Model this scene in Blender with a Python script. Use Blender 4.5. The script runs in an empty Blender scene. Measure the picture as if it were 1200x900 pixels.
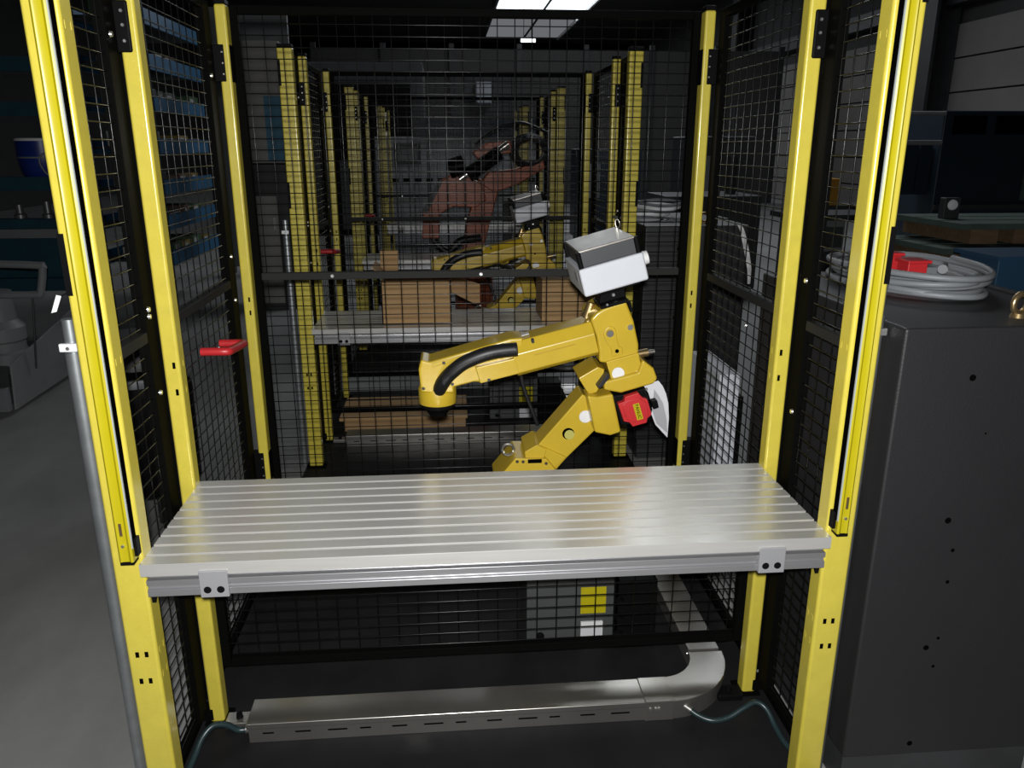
import bpy, math, random
from mathutils import Vector, Matrix
random.seed(7)
S = bpy.context.scene
COL = S.collection
PI = math.pi
R = math.radians

# ------------------------------------------------------------------ camera
cam_d = bpy.data.cameras.new('camera')
cam = bpy.data.objects.new('camera', cam_d)
COL.objects.link(cam)
cam_d.sensor_width = 36.0
cam_d.lens = 919.29 / 1200 * 36.0
cam_d.clip_start = 0.02
cam_d.clip_end = 200
cam.location = (0, 0, 1.3786)
cam.rotation_euler = (PI / 2 - 0.2934, 0.0004, -0.0813)
S.camera = cam

# ------------------------------------------------------------------ world, lights, exposure
w = bpy.data.worlds.new('world')
S.world = w
w.use_nodes = True
w.node_tree.nodes['Background'].inputs[0].default_value = (0.75, 0.85, 1.0, 1)
w.node_tree.nodes['Background'].inputs[1].default_value = 0.004


def lamp(name, kind, loc, power, size, target=None, col=(1, 1, 1), shape='DISK', sizey=None):
    d = bpy.data.lights.new(name, kind)
    d.energy = power
    d.color = col
    if kind == 'AREA':
        d.shape = shape
        d.size = size
        if sizey:
            d.size_y = sizey
    else:
        d.shadow_soft_size = size
    o = bpy.data.objects.new(name, d)
    COL.objects.link(o)
    o.location = loc
    if target:
        o.rotation_euler = (Vector(target) - Vector(loc)).to_track_quat('-Z', 'Y').to_euler()
    return o


# the camera's own flash, a hand above the lens
lamp('camera_flash', 'AREA', (0.0, -0.02, 1.425), 50.0, 0.035, target=(0.12, 2.0, 0.93))
# unseen area lamps added as fill, standing for daylight from roof lights
for k, (lx, ly, pw) in enumerate(((2.9, 9.6, 150), (2.6, 16.0, 80), (2.6, 23.0, 120), (-3.5, 10.0, 25))):
    lamp('roof_daylight_fill', 'AREA', (lx, ly, 5.9), pw, 3.2, target=(lx, ly, 0), col=(0.9, 0.95, 1.0), shape='RECTANGLE', sizey=3.6)

vs = S.view_settings
vs.view_transform = 'Standard'
vs.look = 'None'
vs.exposure = 0.0
vs.gamma = 1.0
vs.use_curve_mapping = False


# ------------------------------------------------------------------ materials
MATS = {}


def mat(name, col, rough=0.5, metal=0.0, noise=0.0, scale=8.0, bump=0.0, bscale=60.0, stretch=(1, 1, 1), coat=0.0, rnoise=0.0, spec=0.5, ior=None):
    if name in MATS:
        return MATS[name]
    m = bpy.data.materials.new(name)
    m.use_nodes = True
    nt = m.node_tree
    b = nt.nodes['Principled BSDF']
    b.inputs['Base Color'].default_value = (*col, 1)
    b.inputs['Roughness'].default_value = rough
    b.inputs['Metallic'].default_value = metal
    b.inputs['Specular IOR Level'].default_value = spec
    if ior:
        b.inputs['IOR'].default_value = ior
    if coat:
        b.inputs['Coat Weight'].default_value = coat
        b.inputs['Coat Roughness'].default_value = 0.17
    if noise or bump or rnoise:
        tc = nt.nodes.new('ShaderNodeTexCoord')
        mp = nt.nodes.new('ShaderNodeMapping')
        mp.inputs['Scale'].default_value = stretch
        nt.links.new(tc.outputs['Object'], mp.inputs['Vector'])
    if noise or rnoise:
        n = nt.nodes.new('ShaderNodeTexNoise')
        n.inputs['Scale'].default_value = scale
        n.inputs['Detail'].default_value = 6
        n.inputs['Roughness'].default_value = 0.62
        nt.links.new(mp.outputs['Vector'], n.inputs['Vector'])
    if noise:
        r = nt.nodes.new('ShaderNodeValToRGB')
        r.color_ramp.elements[0].position = 0.3
        r.color_ramp.elements[1].position = 0.7
        r.color_ramp.elements[0].color = (*[max(0, c * (1 - noise)) for c in col], 1)
        r.color_ramp.elements[1].color = (*[min(1, c * (1 + noise)) for c in col], 1)
        nt.links.new(n.outputs['Fac'], r.inputs['Fac'])
        nt.links.new(r.outputs['Color'], b.inputs['Base Color'])
    if rnoise:
        mr = nt.nodes.new('ShaderNodeMapRange')
        mr.inputs['To Min'].default_value = max(0.02, rough - rnoise)
        mr.inputs['To Max'].default_value = min(1, rough + rnoise)
        nt.links.new(n.outputs['Fac'], mr.inputs['Value'])
        nt.links.new(mr.outputs['Result'], b.inputs['Roughness'])
    if bump:
        n2 = nt.nodes.new('ShaderNodeTexNoise')
        n2.inputs['Scale'].default_value = bscale
        n2.inputs['Detail'].default_value = 4
        nt.links.new(mp.outputs['Vector'], n2.inputs['Vector'])
        bp = nt.nodes.new('ShaderNodeBump')
        bp.inputs['Strength'].default_value = bump
        bp.inputs['Distance'].default_value = 0.004
        nt.links.new(n2.outputs['Fac'], bp.inputs['Height'])
        nt.links.new(bp.outputs['Normal'], b.inputs['Normal'])
    MATS[name] = m
    return m


def emit(name, col, power):
    m = bpy.data.materials.new(name)
    m.use_nodes = True
    nt = m.node_tree
    nt.nodes.remove(nt.nodes['Principled BSDF'])
    e = nt.nodes.new('ShaderNodeEmission')
    e.inputs[0].default_value = (*col, 1)
    e.inputs[1].default_value = power
    nt.links.new(e.outputs[0], nt.nodes['Material Output'].inputs[0])
    MATS[name] = m
    return m


YEL = mat('yellow_powder_coat', (0.60, 0.50, 0.062), 0.36, noise=0.05, scale=30, bump=0.10, bscale=260, coat=0.7)
LCY = mat('yellow_light_curtain_paint', (0.43, 0.365, 0.006), 0.36, noise=0.03, scale=20)
ROB = mat('yellow_robot_paint', (0.52, 0.36, 0.025), 0.32, noise=0.05, scale=14, coat=0.25)
BLK = mat('black_powder_coat', (0.0035, 0.0035, 0.0033), 0.42, ior=1.045, bump=0.08, bscale=300)
WIRE = mat('black_wire_coating', (0.004, 0.004, 0.004), 0.19, ior=1.27)
BPL = mat('black_plastic', (0.005, 0.005, 0.0055), 0.42, ior=1.15)
RUB = mat('black_rubber_hose', (0.008, 0.008, 0.009), 0.45)
ALU = mat('anodised_aluminium', (0.68, 0.67, 0.635), 0.30, metal=0.55, noise=0.05, scale=5, stretch=(1, 18, 18), rnoise=0.06)
ALF = mat('aluminium_front_profile', (0.44, 0.44, 0.45), 0.34, metal=0.75, noise=0.04, scale=5, stretch=(1, 18, 18))
ALB = mat('aluminium_bracket_plate', (0.36, 0.36, 0.37), 0.5, metal=0.4)
ZINC = mat('zinc_bolt', (0.72, 0.72, 0.70), 0.28, metal=0.9)
GALV = mat('galvanised_steel', (0.52, 0.50, 0.465), 0.29, metal=0.90, noise=0.08, scale=5, rnoise=0.03)
PIPE = mat('galvanised_conduit', (0.34, 0.36, 0.37), 0.4, metal=0.8, noise=0.15, scale=20)
CAB = mat('charcoal_cabinet_paint', (0.018, 0.018, 0.0195), 0.5, noise=0.06, scale=4, bump=0.15, bscale=220)
HOLE = mat('dark_hole', (0.002, 0.002, 0.002), 0.8, ior=1.03)
GREYP = mat('grey_polyester_box', (0.56, 0.58, 0.62), 0.55, noise=0.03, scale=6)
BAND = mat('dark_grey_box_band', (0.035, 0.037, 0.042), 0.5)
STEEL = mat('brushed_steel_lid', (0.52, 0.49, 0.45), 0.34, metal=0.85, noise=0.18, scale=22, stretch=(1, 5, 1), rnoise=0.1)
RED = mat('red_plastic', (0.50, 0.022, 0.026), 0.38, noise=0.05, scale=20)
WHITE = mat('white_plastic', (0.72, 0.72, 0.72), 0.5)
SHEET = mat('pale_grey_sheet', (0.60, 0.60, 0.62), 0.5)
CABLE = mat('grey_cable_sheath', (0.17, 0.18, 0.19), 0.5)
HOSE = mat('dark_green_tube', (0.018, 0.034, 0.037), 0.32)
BASEM = mat('dark_base_plate', (0.014, 0.014, 0.015), 0.5, noise=0.25, scale=5, rnoise=0.1, ior=1.16)
CARD = mat('cardboard', (0.42, 0.26, 0.115), 0.8, noise=0.04, scale=4, stretch=(1, 1, 3))
CARDIN = mat('cardboard_inside', (0.36, 0.22, 0.10), 0.85, noise=0.06, scale=6)
ORG = mat('orange_robot_paint', (0.42, 0.095, 0.030), 0.42, noise=0.12, scale=8)
CHROME = mat('bright_metal_tube', (0.7, 0.68, 0.62), 0.22, metal=0.9)
BRASS = mat('brass', (0.55, 0.40, 0.2), 0.3, metal=0.9)
GREYM = mat('grey_machine_paint', (0.17, 0.175, 0.18), 0.5, noise=0.1, scale=4)
DKG = mat('dark_grey_paint', (0.035, 0.036, 0.038), 0.5, noise=0.2, scale=5)
RBLUE = mat('blue_rack_paint', (0.04, 0.15, 0.29), 0.45, noise=0.15, scale=10)
DBLUE = mat('dark_blue_paint', (0.010, 0.022, 0.036), 0.45, noise=0.2, scale=6)
TEAL = mat('dark_teal_paint', (0.010, 0.050, 0.070), 0.5, noise=0.2, scale=6)
BAGB = mat('blue_tub_plastic', (0.010, 0.030, 0.20), 0.35, noise=0.15, scale=9)
WOOD = mat('raw_timber', (0.17, 0.11, 0.06), 0.8, noise=0.25, scale=5, stretch=(1, 10, 10))
GREENP = mat('grey_green_paint', (0.07, 0.11, 0.09), 0.6, noise=0.2, scale=6)
WALLP = mat('off_white_wall_panel', (0.20, 0.188, 0.178), 0.8, noise=0.06, scale=2)
WALLD = mat('dark_wall_cladding', (0.035, 0.034, 0.034), 0.8, noise=0.15, scale=2)
CEIL = mat('dark_roof_sheeting', (0.022, 0.020, 0.019), 0.85, noise=0.2, scale=2)
FLOOR = mat('worn_concrete', (0.26, 0.26, 0.253), 0.62, noise=0.22, scale=2.2, bump=0.15, bscale=40, stretch=(1, 0.6, 1), rnoise=0.12)
ORNG = mat('orange_yellow_paint', (0.42, 0.20, 0.02), 0.5, noise=0.1)
SKYL = emit('roof_light_glass', (0.88, 0.94, 1.0), 2.2)


# ------------------------------------------------------------------ mesh helpers
class MB:
    def __init__(s):
        s.v, s.f = [], []

    def add(s, vs_, fs):
        o = len(s.v)
        s.v += [tuple(p) for p in vs_]
        s.f += [tuple(i + o for i in f) for f in fs]
        return s

    def box(s, x0, x1, y0, y1, z0, z1):
        v = [(x, y, z) for z in (z0, z1) for y in (y0, y1) for x in (x0, x1)]
        return s.add(v, [(0, 2, 3, 1), (4, 5, 7, 6), (0, 1, 5, 4), (2, 6, 7, 3), (0, 4, 6, 2), (1, 3, 7, 5)])

    def prism(s, pts, a0, a1, axis='Y', shrink=None):
        """polygon in the two other axes, extruded along axis; caps are n-gons"""
        area = sum(pts[i][0] * pts[(i + 1) % len(pts)][1] - pts[(i + 1) % len(pts)][0] * pts[i][1] for i in range(len(pts)))
        if area < 0:
            pts = pts[::-1]
        n = len(pts)

        def P(p, a):
            return {'Y': (p[0], a, p[1]), 'X': (a, p[0], p[1]), 'Z': (p[0], p[1], a)}[axis]
        v = [P(p, a0) for p in pts] + [P(p, a1) for p in pts]
        f = [tuple(range(n)), tuple(range(2 * n - 1, n - 1, -1))] + [(i, n + i, n + (i + 1) % n, (i + 1) % n) for i in range(n)]
        if axis != 'Y':
            f = [tuple(reversed(q)) for q in f]
        return s.add(v, f)

    def cyl(s, p, q, r0, r1=None, n=12, cap=True):
        p, q = Vector(p), Vector(q)
        r1 = r0 if r1 is None else r1
        d = (q - p).normalized()
        a = d.orthogonal().normalized()
        b = d.cross(a)
        v = []
        for c, r in ((p, r0), (q, r1)):
            v += [c + r * (math.cos(2 * PI * i / n) * a + math.sin(2 * PI * i / n) * b) for i in range(n)]
        f = [(i, (i + 1) % n, n + (i + 1) % n, n + i) for i in range(n)]
        if cap:
            f += [tuple(range(n - 1, -1, -1)), tuple(range(n, 2 * n))]
        return s.add(v, f)

    def tube(s, path, r, n=8, cyc=False, ripple=0.0):
        path = [Vector(p) for p in path]
        m = len(path)
        up = None
        v = []
        for i, c in enumerate(path):
            a_ = path[(i - 1) % m] if (cyc or i > 0) else c
            b_ = path[(i + 1) % m] if (cyc or i < m - 1) else c
            d = (b_ - a_).normalized()
            if up is None:
                up = d.orthogonal().normalized()
            up = (up - d * up.dot(d)).normalized()
            sd = d.cross(up)
            rr = r * (1 + (ripple if i % 2 else -ripple))
            v += [c + rr * (math.cos(2 * PI * k / n) * up + math.sin(2 * PI * k / n) * sd) for k in range(n)]
        f = []
        for i in range(m if cyc else m - 1):
            j = (i + 1) % m
            f += [(i * n + k, i * n + (k + 1) % n, j * n + (k + 1) % n, j * n + k) for k in range(n)]
        if not cyc:
            f += [tuple(range(n - 1, -1, -1)), tuple((m - 1) * n + k for k in range(n))]
        return s.add(v, f)

    def lathe(s, prof, c, n=20, axis='Z'):
        v = []
        for r, h in prof:
            for k in range(n):
                a = 2 * PI * k / n
                x, y = r * math.cos(a), r * math.sin(a)
                v.append({'Z': (c[0] + x, c[1] + y, c[2] + h), 'Y': (c[0] + x, c[1] + h, c[2] + y), 'X': (c[0] + h, c[1] + x, c[2] + y)}[axis])
        m = len(prof)
        f = [(i * n + k, i * n + (k + 1) % n, (i + 1) * n + (k + 1) % n, (i + 1) * n + k) for i in range(m - 1) for k in range(n)]
        f += [tuple(range(n - 1, -1, -1)), tuple((m - 1) * n + k for k in range(n))]
        if axis == 'Y':
            f = [tuple(reversed(q)) for q in f]
        return s.add(v, f)

    def build(s, name, m, parent=None, bevel=0.0, seg=2, smooth=True, label=None, kind=None, sharp=38):
        me = bpy.data.meshes.new(name)
        me.from_pydata(s.v, [], s.f)
        me.update()
        me.materials.append(m)
        if smooth:
            me.polygons.foreach_set('use_smooth', [True] * len(me.polygons))
            me.set_sharp_from_angle(angle=R(sharp))
        o = bpy.data.objects.new(name, me)
        COL.objects.link(o)
        if bevel:
            b = o.modifiers.new('bevel', 'BEVEL')
            b.width = bevel
            b.segments = seg
            b.limit_method = 'ANGLE'
            b.angle_limit = R(32)
            b.harden_normals = True
        if parent is not None:
            o.parent = parent
            if parent.type == 'EMPTY':
                o.matrix_parent_inverse = Matrix.Translation(-Vector(parent.location))
        if label:
            o['label'] = label
        if kind:
            o['kind'] = kind
        return o


def thing(name, loc, label, cat, group=None):
    o = bpy.data.objects.new(name, None)
    COL.objects.link(o)
    o.empty_display_size = 0.1
    o.location = loc
    o['label'] = label
    o['category'] = cat
    if group:
        o['group'] = group
    return o


def tag(o, label, cat, group=None):
    o['label'] = label
    o['category'] = cat
    if group:
        o['group'] = group
    return o


def struct(o):
    o['kind'] = 'structure'
    return o


def copy_tree(o, d=(0, 0, 0), parent=None, label=None):
    c = o.copy()
    COL.objects.link(c)
    if parent is None:
        c.location = Vector(o.location) + Vector(d)
        if label:
            c['label'] = label
    else:
        c.parent = parent
        c.matrix_parent_inverse = o.matrix_parent_inverse.copy()
    for ch in list(o.children):
        copy_tree(ch, parent=c)
    return c


def part_copy(o, d, parent):
    c = o.copy()
    COL.objects.link(c)
    c.location = Vector(o.location) + Vector(d)
    return c


def smooth_path(pts, n=8, cyc=False):
    P = [Vector(p) for p in pts]
    m = len(P)
    out = []
    for i in range(m if cyc else m - 1):
        p0 = P[(i - 1) % m] if (cyc or i > 0) else P[i]
        p1, p2 = P[i], P[(i + 1) % m]
        p3 = P[(i + 2) % m] if (cyc or i + 2 < m) else p2
        for k in range(n):
            t = k / n
            out.append(0.5 * ((2 * p1) + (p2 - p0) * t + (2 * p0 - 5 * p1 + 4 * p2 - p3) * t * t + (3 * p1 - p0 - 3 * p2 + p3) * t ** 3))
    if not cyc:
        out.append(P[-1])
    return out


def text_mesh(body, size, name, m, parent, mw):
    cu = bpy.data.curves.new(name, 'FONT')
    cu.body = body
    cu.size = size
    cu.align_x = 'CENTER'
    cu.align_y = 'CENTER'
    cu.extrude = 0.0004
    t = bpy.data.objects.new(name, cu)
    COL.objects.link(t)
    me = bpy.data.meshes.new_from_object(t)
    bpy.data.objects.remove(t)
    me.transform(mw)
    me.materials.clear()
    me.materials.append(m)
    o = bpy.data.objects.new(name, me)
    COL.objects.link(o)
    o.parent = parent
    if parent.type == 'EMPTY':
        o.matrix_parent_inverse = Matrix.Translation(-Vector(parent.location))
    return o


# ------------------------------------------------------------------ the hall
struct(MB().box(-10, 10, -4, 41, -0.2, 0).build('floor', FLOOR, smooth=False))
struct(MB().box(-10, 10, -4, 41, 6.2, 6.4).build('ceiling', CEIL, smooth=False))
struct(MB().box(-10.2, -10, -4, 41, 0, 6.2).build('wall_left', WALLD, smooth=False))
struct(MB().box(-10, 10, 41, 41.2, 0, 6.2).build('wall_back', WALLD, smooth=False))
struct(MB().box(-10, 10, -4.2, -4, 0, 6.2).build('wall_front', WALLD, smooth=False))
wr = struct(MB().box(9.1, 9.3, -4, 41, 0, 6.2).build('wall_right', WALLD, smooth=False))
pan = None
for i in range(8):
    for k in range(6):
        y0 = 4 + i * 4.0
        p = MB().box(9.06, 9.1, y0 + 0.01, y0 + 3.99, 0.02 + k * 0.575, 0.575 + k * 0.575 - 0.01)
        p.build('wall_panel', WALLP, wr, smooth=False)
# pale wall panels on the far wall
wb = bpy.data.objects['wall_back']
for i in range(10):
    for k in range(2):
        MB().box(-4 + i * 1.2 + 0.01, -4 + (i + 1) * 1.2 - 0.01, 40.95, 41, 2.2 + k * 1.6, 3.78 + k * 1.6).build('wall_panel', GREYM, wb, smooth=False)
# roof beams
ce = bpy.data.objects['ceiling']
for y in (6, 12, 18, 41):
    MB().box(-10, 9.1, y, y + 0.25, 5.7, 6.2).build('roof_beam', CEIL, ce, smooth=False)
# long roof light in the roof sheeting, its far end grey with dirt
GREYSKY = emit('dusty_roof_light_glass', (0.85, 0.88, 0.95), 0.16)
for k, (y0, y1, mm) in enumerate(((23.0, 32.8, SKYL), (33.2, 38.2, GREYSKY))):
    sk = struct(MB().box(1.85, 5.25, y0 - 0.1, y1 + 0.1, 6.14, 6.2).build('window_%d' % (k + 1), DKG, smooth=False))
    for a, b in ((1.95, 3.62), (3.74, 5.15)):
        MB().box(a, b, y0, y1, 6.12, 6.14).build('pane', mm, sk, smooth=False)
    MB().box(5.15, 5.22, y0, y1, 6.02, 6.14).build('rim', WHITE, sk, smooth=False)
# steel columns on the right wall
for k, y in enumerate((11.0, 14.6, 24.6)):
    t = thing('steel_column', (8.85, y, 0), ('dark steel column on the panelled wall, nearest one', 'dark steel column on the panelled wall behind the blue machine', 'far dark steel column on the panelled wall')[k], 'column')
    MB().box(8.6, 8.66, y - 0.28, y + 0.28, 0, 6.2).build('flange', DKG, t)
    MB().box(9.0, 9.05, y - 0.28, y + 0.28, 0, 6.2).build('flange', DKG, t)
    MB().box(8.66, 9.0, y - 0.03, y + 0.03, 0, 6.2).build('web', DKG, t)
# diagonal brace + rail below the upper cladding
tag(MB().box(8.85, 9.05, 4, 36, 3.75, 4.05).build('crane_rail', DKG), 'long dark crane rail along the panelled wall', 'rail')

# ------------------------------------------------------------------ robot cell dimensions (metres)
XL, XR = -0.579, 0.739          # inner faces of the posts
YF, YM, YB = 1.356, 1.675, 2.358
ZP = 1.747                      # post height
CELL = []                       # (root, label template, first..last cell it is repeated in)


def reg(o, tmpl, cells):
    o['label'] = tmpl.format(c='nearest')
    CELL.append((o, tmpl, cells))
    return o


tag(MB().box(XL - 0.075, XR + 0.075, 0.85, 2.50, 0.0, 0.006).build('base_plate', BASEM), 'dark steel base plate under the nearest robot cell', 'base plate')
bp = bpy.data.objects['base_plate']
reg(bp, 'dark steel floor plate under the {c} robot cell', (2, 3))
Z0 = 0.006


def bolt(parent, p, axis, r=0.005, h=0.004, m=None, name='bolt'):
    q = Vector(p) + Vector({'X': (h, 0, 0), '-X': (-h, 0, 0), '-Y': (0, -h, 0), 'Z': (0, 0, h)}[axis])
    return MB().cyl(p, q, r, r * 0.8, n=10).build(name, m or ZINC, parent)


# ------------------------------------------------------------------ fence posts
def post(side, row):
    s = -1 if side == 'left' else 1
    xi = XL if s < 0 else XR
    wdt, dep, y = {'front': (0.058, 0.046, YF), 'middle': (0.035, 0.040, YM), 'rear': (0.031, 0.042, YB)}[row]
    xo = xi + s * wdt
    xa, xb = min(xi, xo), max(xi, xo)
    t = thing('fence_post', ((xa + xb) / 2, y + dep / 2, Z0), '', 'post', 'yellow fence posts of the robot cells')
    zt = ZP
    MB().box(xa, xb, y, y + dep, Z0 + 0.006, zt).build('post_tube', YEL, t, bevel=0.0065, seg=4)
    MB().box(xa + 0.001, xb - 0.001, y + 0.001, y + dep - 0.001, zt, zt + 0.012).build('end_cap', BPL, t, bevel=0.002)
    MB().box(xa - 0.012, xb + 0.012, y - 0.006, y + dep + 0.012, Z0, Z0 + 0.006).build('foot_plate', BLK, t)
    if row == 'front':
        # dark clip windows in the outer edge of the post, punched slots
        for z0, z1 in ((1.14, 1.243), (1.606, 1.70)):
            MB().box(*(sorted((xo + s * 0.0005, xo - s * 0.010))), y - 0.0006, y + dep - 0.004, z0, z1).build('clip', BPL, t)
        for z in (0.438, 0.378):
            for fx in (0.34, 0.64):
                xx = xi + s * wdt * (1 - fx)
                MB().box(xx - 0.0035, xx + 0.0035, y - 0.0005, y + 0.002, z - 0.006, z + 0.006).build('slot', HOLE, t)
        for z in (0.44, 0.385, 1.02, 1.56):
            for fy in (0.3, 0.75):
                yy = y + dep * fy
                MB().box(*sorted((xi - s * 0.0005, xi + s * 0.002)), yy - 0.003, yy + 0.003, z - 0.006, z + 0.006).build('slot', YEL, t)
    elif row == 'middle':
        x0, x1 = sorted((xi + s * 0.012, xi + s * 0.06))
        br = MB().box(x0, x1, y - 0.004, y + 0.03, 1.552, 1.644).build('bracket', BPL, t, bevel=0.004)
        for z in (1.625, 1.60, 1.572):
            bolt(br, (xi + s * 0.024, y - 0.004, z), '-Y', 0.0035, 0.002)
        bolt(br, (xi + s * 0.052, y - 0.004, 1.60), '-Y', 0.005, 0.003)
        x0, x1 = sorted((xi + s * 0.026, xi + s * 0.06))
        MB().box(x0, x1, y - 0.002, y + 0.03, 0.02, 0.05).build('foot_bracket', BLK, t)
        for z in (0.93, 0.87):
            MB().box(xi + s * 0.012 - 0.003, xi + s * 0.012 + 0.003, y - 0.0005, y + 0.002, z - 0.007, z + 0.007).build('slot', HOLE, t)
            MB().box(*sorted((xi - s * 0.0005, xi + s * 0.002)), y + 0.022, y + 0.028, z - 0.007, z + 0.007).build('slot', YEL, t)
        a, b = sorted((xi - s * 0.07, xi - s * 0.004))
        ft = MB().box(a, b, y - 0.022, y + 0.022, Z0, 0.024).build('anchor_foot', BPL if s > 0 else GALV, t, bevel=0.004)
        bolt(ft, ((a + b) / 2, y, 0.024), 'Z', 0.009, 0.012, BPL)
    else:
        for (z0, z1) in ((1.55, 1.646), (0.36, 0.457)):
            x0, x1 = sorted((xi + s * 0.014, xo + s * 0.02))
            br = MB().box(x0, x1, y - 0.0015, y + 0.035, z0, z1).build('bracket', BPL, t, bevel=0.003)
            for z in (z1 - 0.02, (z0 + z1) / 2, z0 + 0.02):
                bolt(br, (xi + s * 0.020, y - 0.0015, z), '-Y', 0.0028, 0.0015)
            x0, x1 = sorted((xi - s * 0.0015, xi + s * 0.006))
            MB().box(x0, x1, y + 0.004, y + dep + 0.02, z0, z1).build('bracket', BPL, t, bevel=0.002)
        for z in (0.945, 0.905):
            MB().box(xi + s * 0.012 - 0.0025, xi + s * 0.012 + 0.0025, y - 0.0005, y + 0.002, z - 0.007, z + 0.007).build('slot', HOLE, t)
    reg(t, side + ' ' + row + ' yellow steel fence post of the {c} robot cell', (2, 3, 4))
    return t


for side in ('left', 'right'):
    for row in ('front', 'middle', 'rear'):
        post(side, row)


# ------------------------------------------------------------------ mesh panels
def panel(name, axis, pos, a0, a1, z0, z1, tmpl, cells, stile=0.03, thick=0.022, mid=1.005, topr=0.022, cat='fence panel', bolts=()):
    """axis 'X': panel spans x (faces the camera) at y=pos; axis 'Y': spans y at x=pos"""
    loc = ((a0 + a1) / 2, pos, z0) if axis == 'X' else (pos, (a0 + a1) / 2, z0)
    t = thing(name, loc, '', cat, 'black wire mesh panels of the robot cells')

    def bx(m, a, b, c, d, th=thick):
        if axis == 'X':
            m.box(a, b, pos - th / 2, pos + th / 2, c, d)
        else:
            m.box(pos - th / 2, pos + th / 2, a, b, c, d)
        return m
    bx(MB(), a0, a0 + stile, z0, z1).build('stile', BLK, t, bevel=0.002)
    bx(MB(), a1 - stile, a1, z0, z1).build('stile', BLK, t, bevel=0.002)
    bx(MB(), a0 + stile, a1 - stile, z0, z0 + topr).build('bottom_rail', BLK, t, bevel=0.002)
    bx(MB(), a0 + stile, a1 - stile, z1 - topr, z1).build('top_rail', BLK, t, bevel=0.002)
    if mid:
        bx(MB(), a0 + stile, a1 - stile, mid - 0.011, mid + 0.011).build('middle_rail', mat('dark_grey_rail', (0.022, 0.022, 0.021), 0.6, ior=1.2), t, bevel=0.002)  # one even tone, lighter than the stiles and outer rails
    wm = MB()
    r = 0.0015
    n = int((a1 - a0 - 2 * stile) / 0.05)
    st = (a1 - a0 - 2 * stile - n * 0.05) / 2
    for i in range(n + 1):
        a = a0 + stile + st + i * 0.05
        p, q = ((a, pos, z0 + 0.005), (a, pos, z1 - 0.005)) if axis == 'X' else ((pos, a, z0 + 0.005), (pos, a, z1 - 0.005))
        wm.cyl(p, q, r, n=6, cap=False)
    k = int((z1 - z0) / 0.0305)
    for j in range(1, k + 1):
        z = z0 + j * 0.0305
        if z > z1 - 0.004:
            break
        e = -0.003
        p, q = ((a0 + 0.01, pos + e, z), (a1 - 0.01, pos + e, z)) if axis == 'X' else ((pos + (e if pos > 0 else -e), a0 + 0.01, z), (pos + (e if pos > 0 else -e), a1 - 0.01, z))
        wm.cyl(p, q, r, n=6, cap=False)
    wm.build('wire_mesh', WIRE, t, kind='stuff', sharp=80)
    for a, z in bolts:
        if axis == 'X':
            bolt(t, (a, pos - thick / 2, z), '-Y', 0.006, 0.004)
        else:
            bolt(t, (pos - math.copysign(thick / 2, pos), a, z), '-X' if pos > 0 else 'X', 0.006, 0.004)
    reg(t, tmpl, cells)
    return t


XPL, XPR = XL - 0.035 - 0.013, XR + 0.035 + 0.013
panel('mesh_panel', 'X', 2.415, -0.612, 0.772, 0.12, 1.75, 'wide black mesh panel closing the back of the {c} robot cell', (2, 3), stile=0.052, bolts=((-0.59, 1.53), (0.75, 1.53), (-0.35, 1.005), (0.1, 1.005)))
panel('mesh_panel', 'X', 1.735, -0.585, 0.745, 0.136, 0.57, 'low black mesh panel below the table of the {c} robot cell', (2, 3), stile=0.022, mid=None)
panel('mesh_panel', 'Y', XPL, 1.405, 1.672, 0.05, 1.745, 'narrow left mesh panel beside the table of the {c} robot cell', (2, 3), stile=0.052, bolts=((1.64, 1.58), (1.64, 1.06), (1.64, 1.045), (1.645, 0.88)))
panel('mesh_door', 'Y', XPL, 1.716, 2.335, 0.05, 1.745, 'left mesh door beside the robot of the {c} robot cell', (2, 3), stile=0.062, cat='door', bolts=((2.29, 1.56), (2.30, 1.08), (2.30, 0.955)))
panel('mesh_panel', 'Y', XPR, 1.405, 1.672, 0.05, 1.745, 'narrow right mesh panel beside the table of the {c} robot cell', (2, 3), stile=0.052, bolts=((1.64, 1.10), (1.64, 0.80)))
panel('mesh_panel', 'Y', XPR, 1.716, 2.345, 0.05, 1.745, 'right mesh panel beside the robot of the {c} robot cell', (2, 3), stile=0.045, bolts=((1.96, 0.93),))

# red handle on the left mesh door
door = [o for o, _, _ in CELL if o.name == 'mesh_door'][0]
hx = XPL + 0.011
h = MB().tube(smooth_path([(hx, 1.944, 0.892), (-0.58, 1.944, 0.892), (-0.556, 1.947, 0.891), (-0.55, 1.965, 0.889), (-0.55, 2.085, 0.876), (-0.556, 2.103, 0.874), (-0.58, 2.106, 0.874), (hx, 2.106, 0.874)], 4), 0.0105, n=10).build('handle', RED, door, label='red grip handle')
bolt(h, (-0.572, 1.944, 0.9025), 'Z', 0.004, 0.002)

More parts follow.
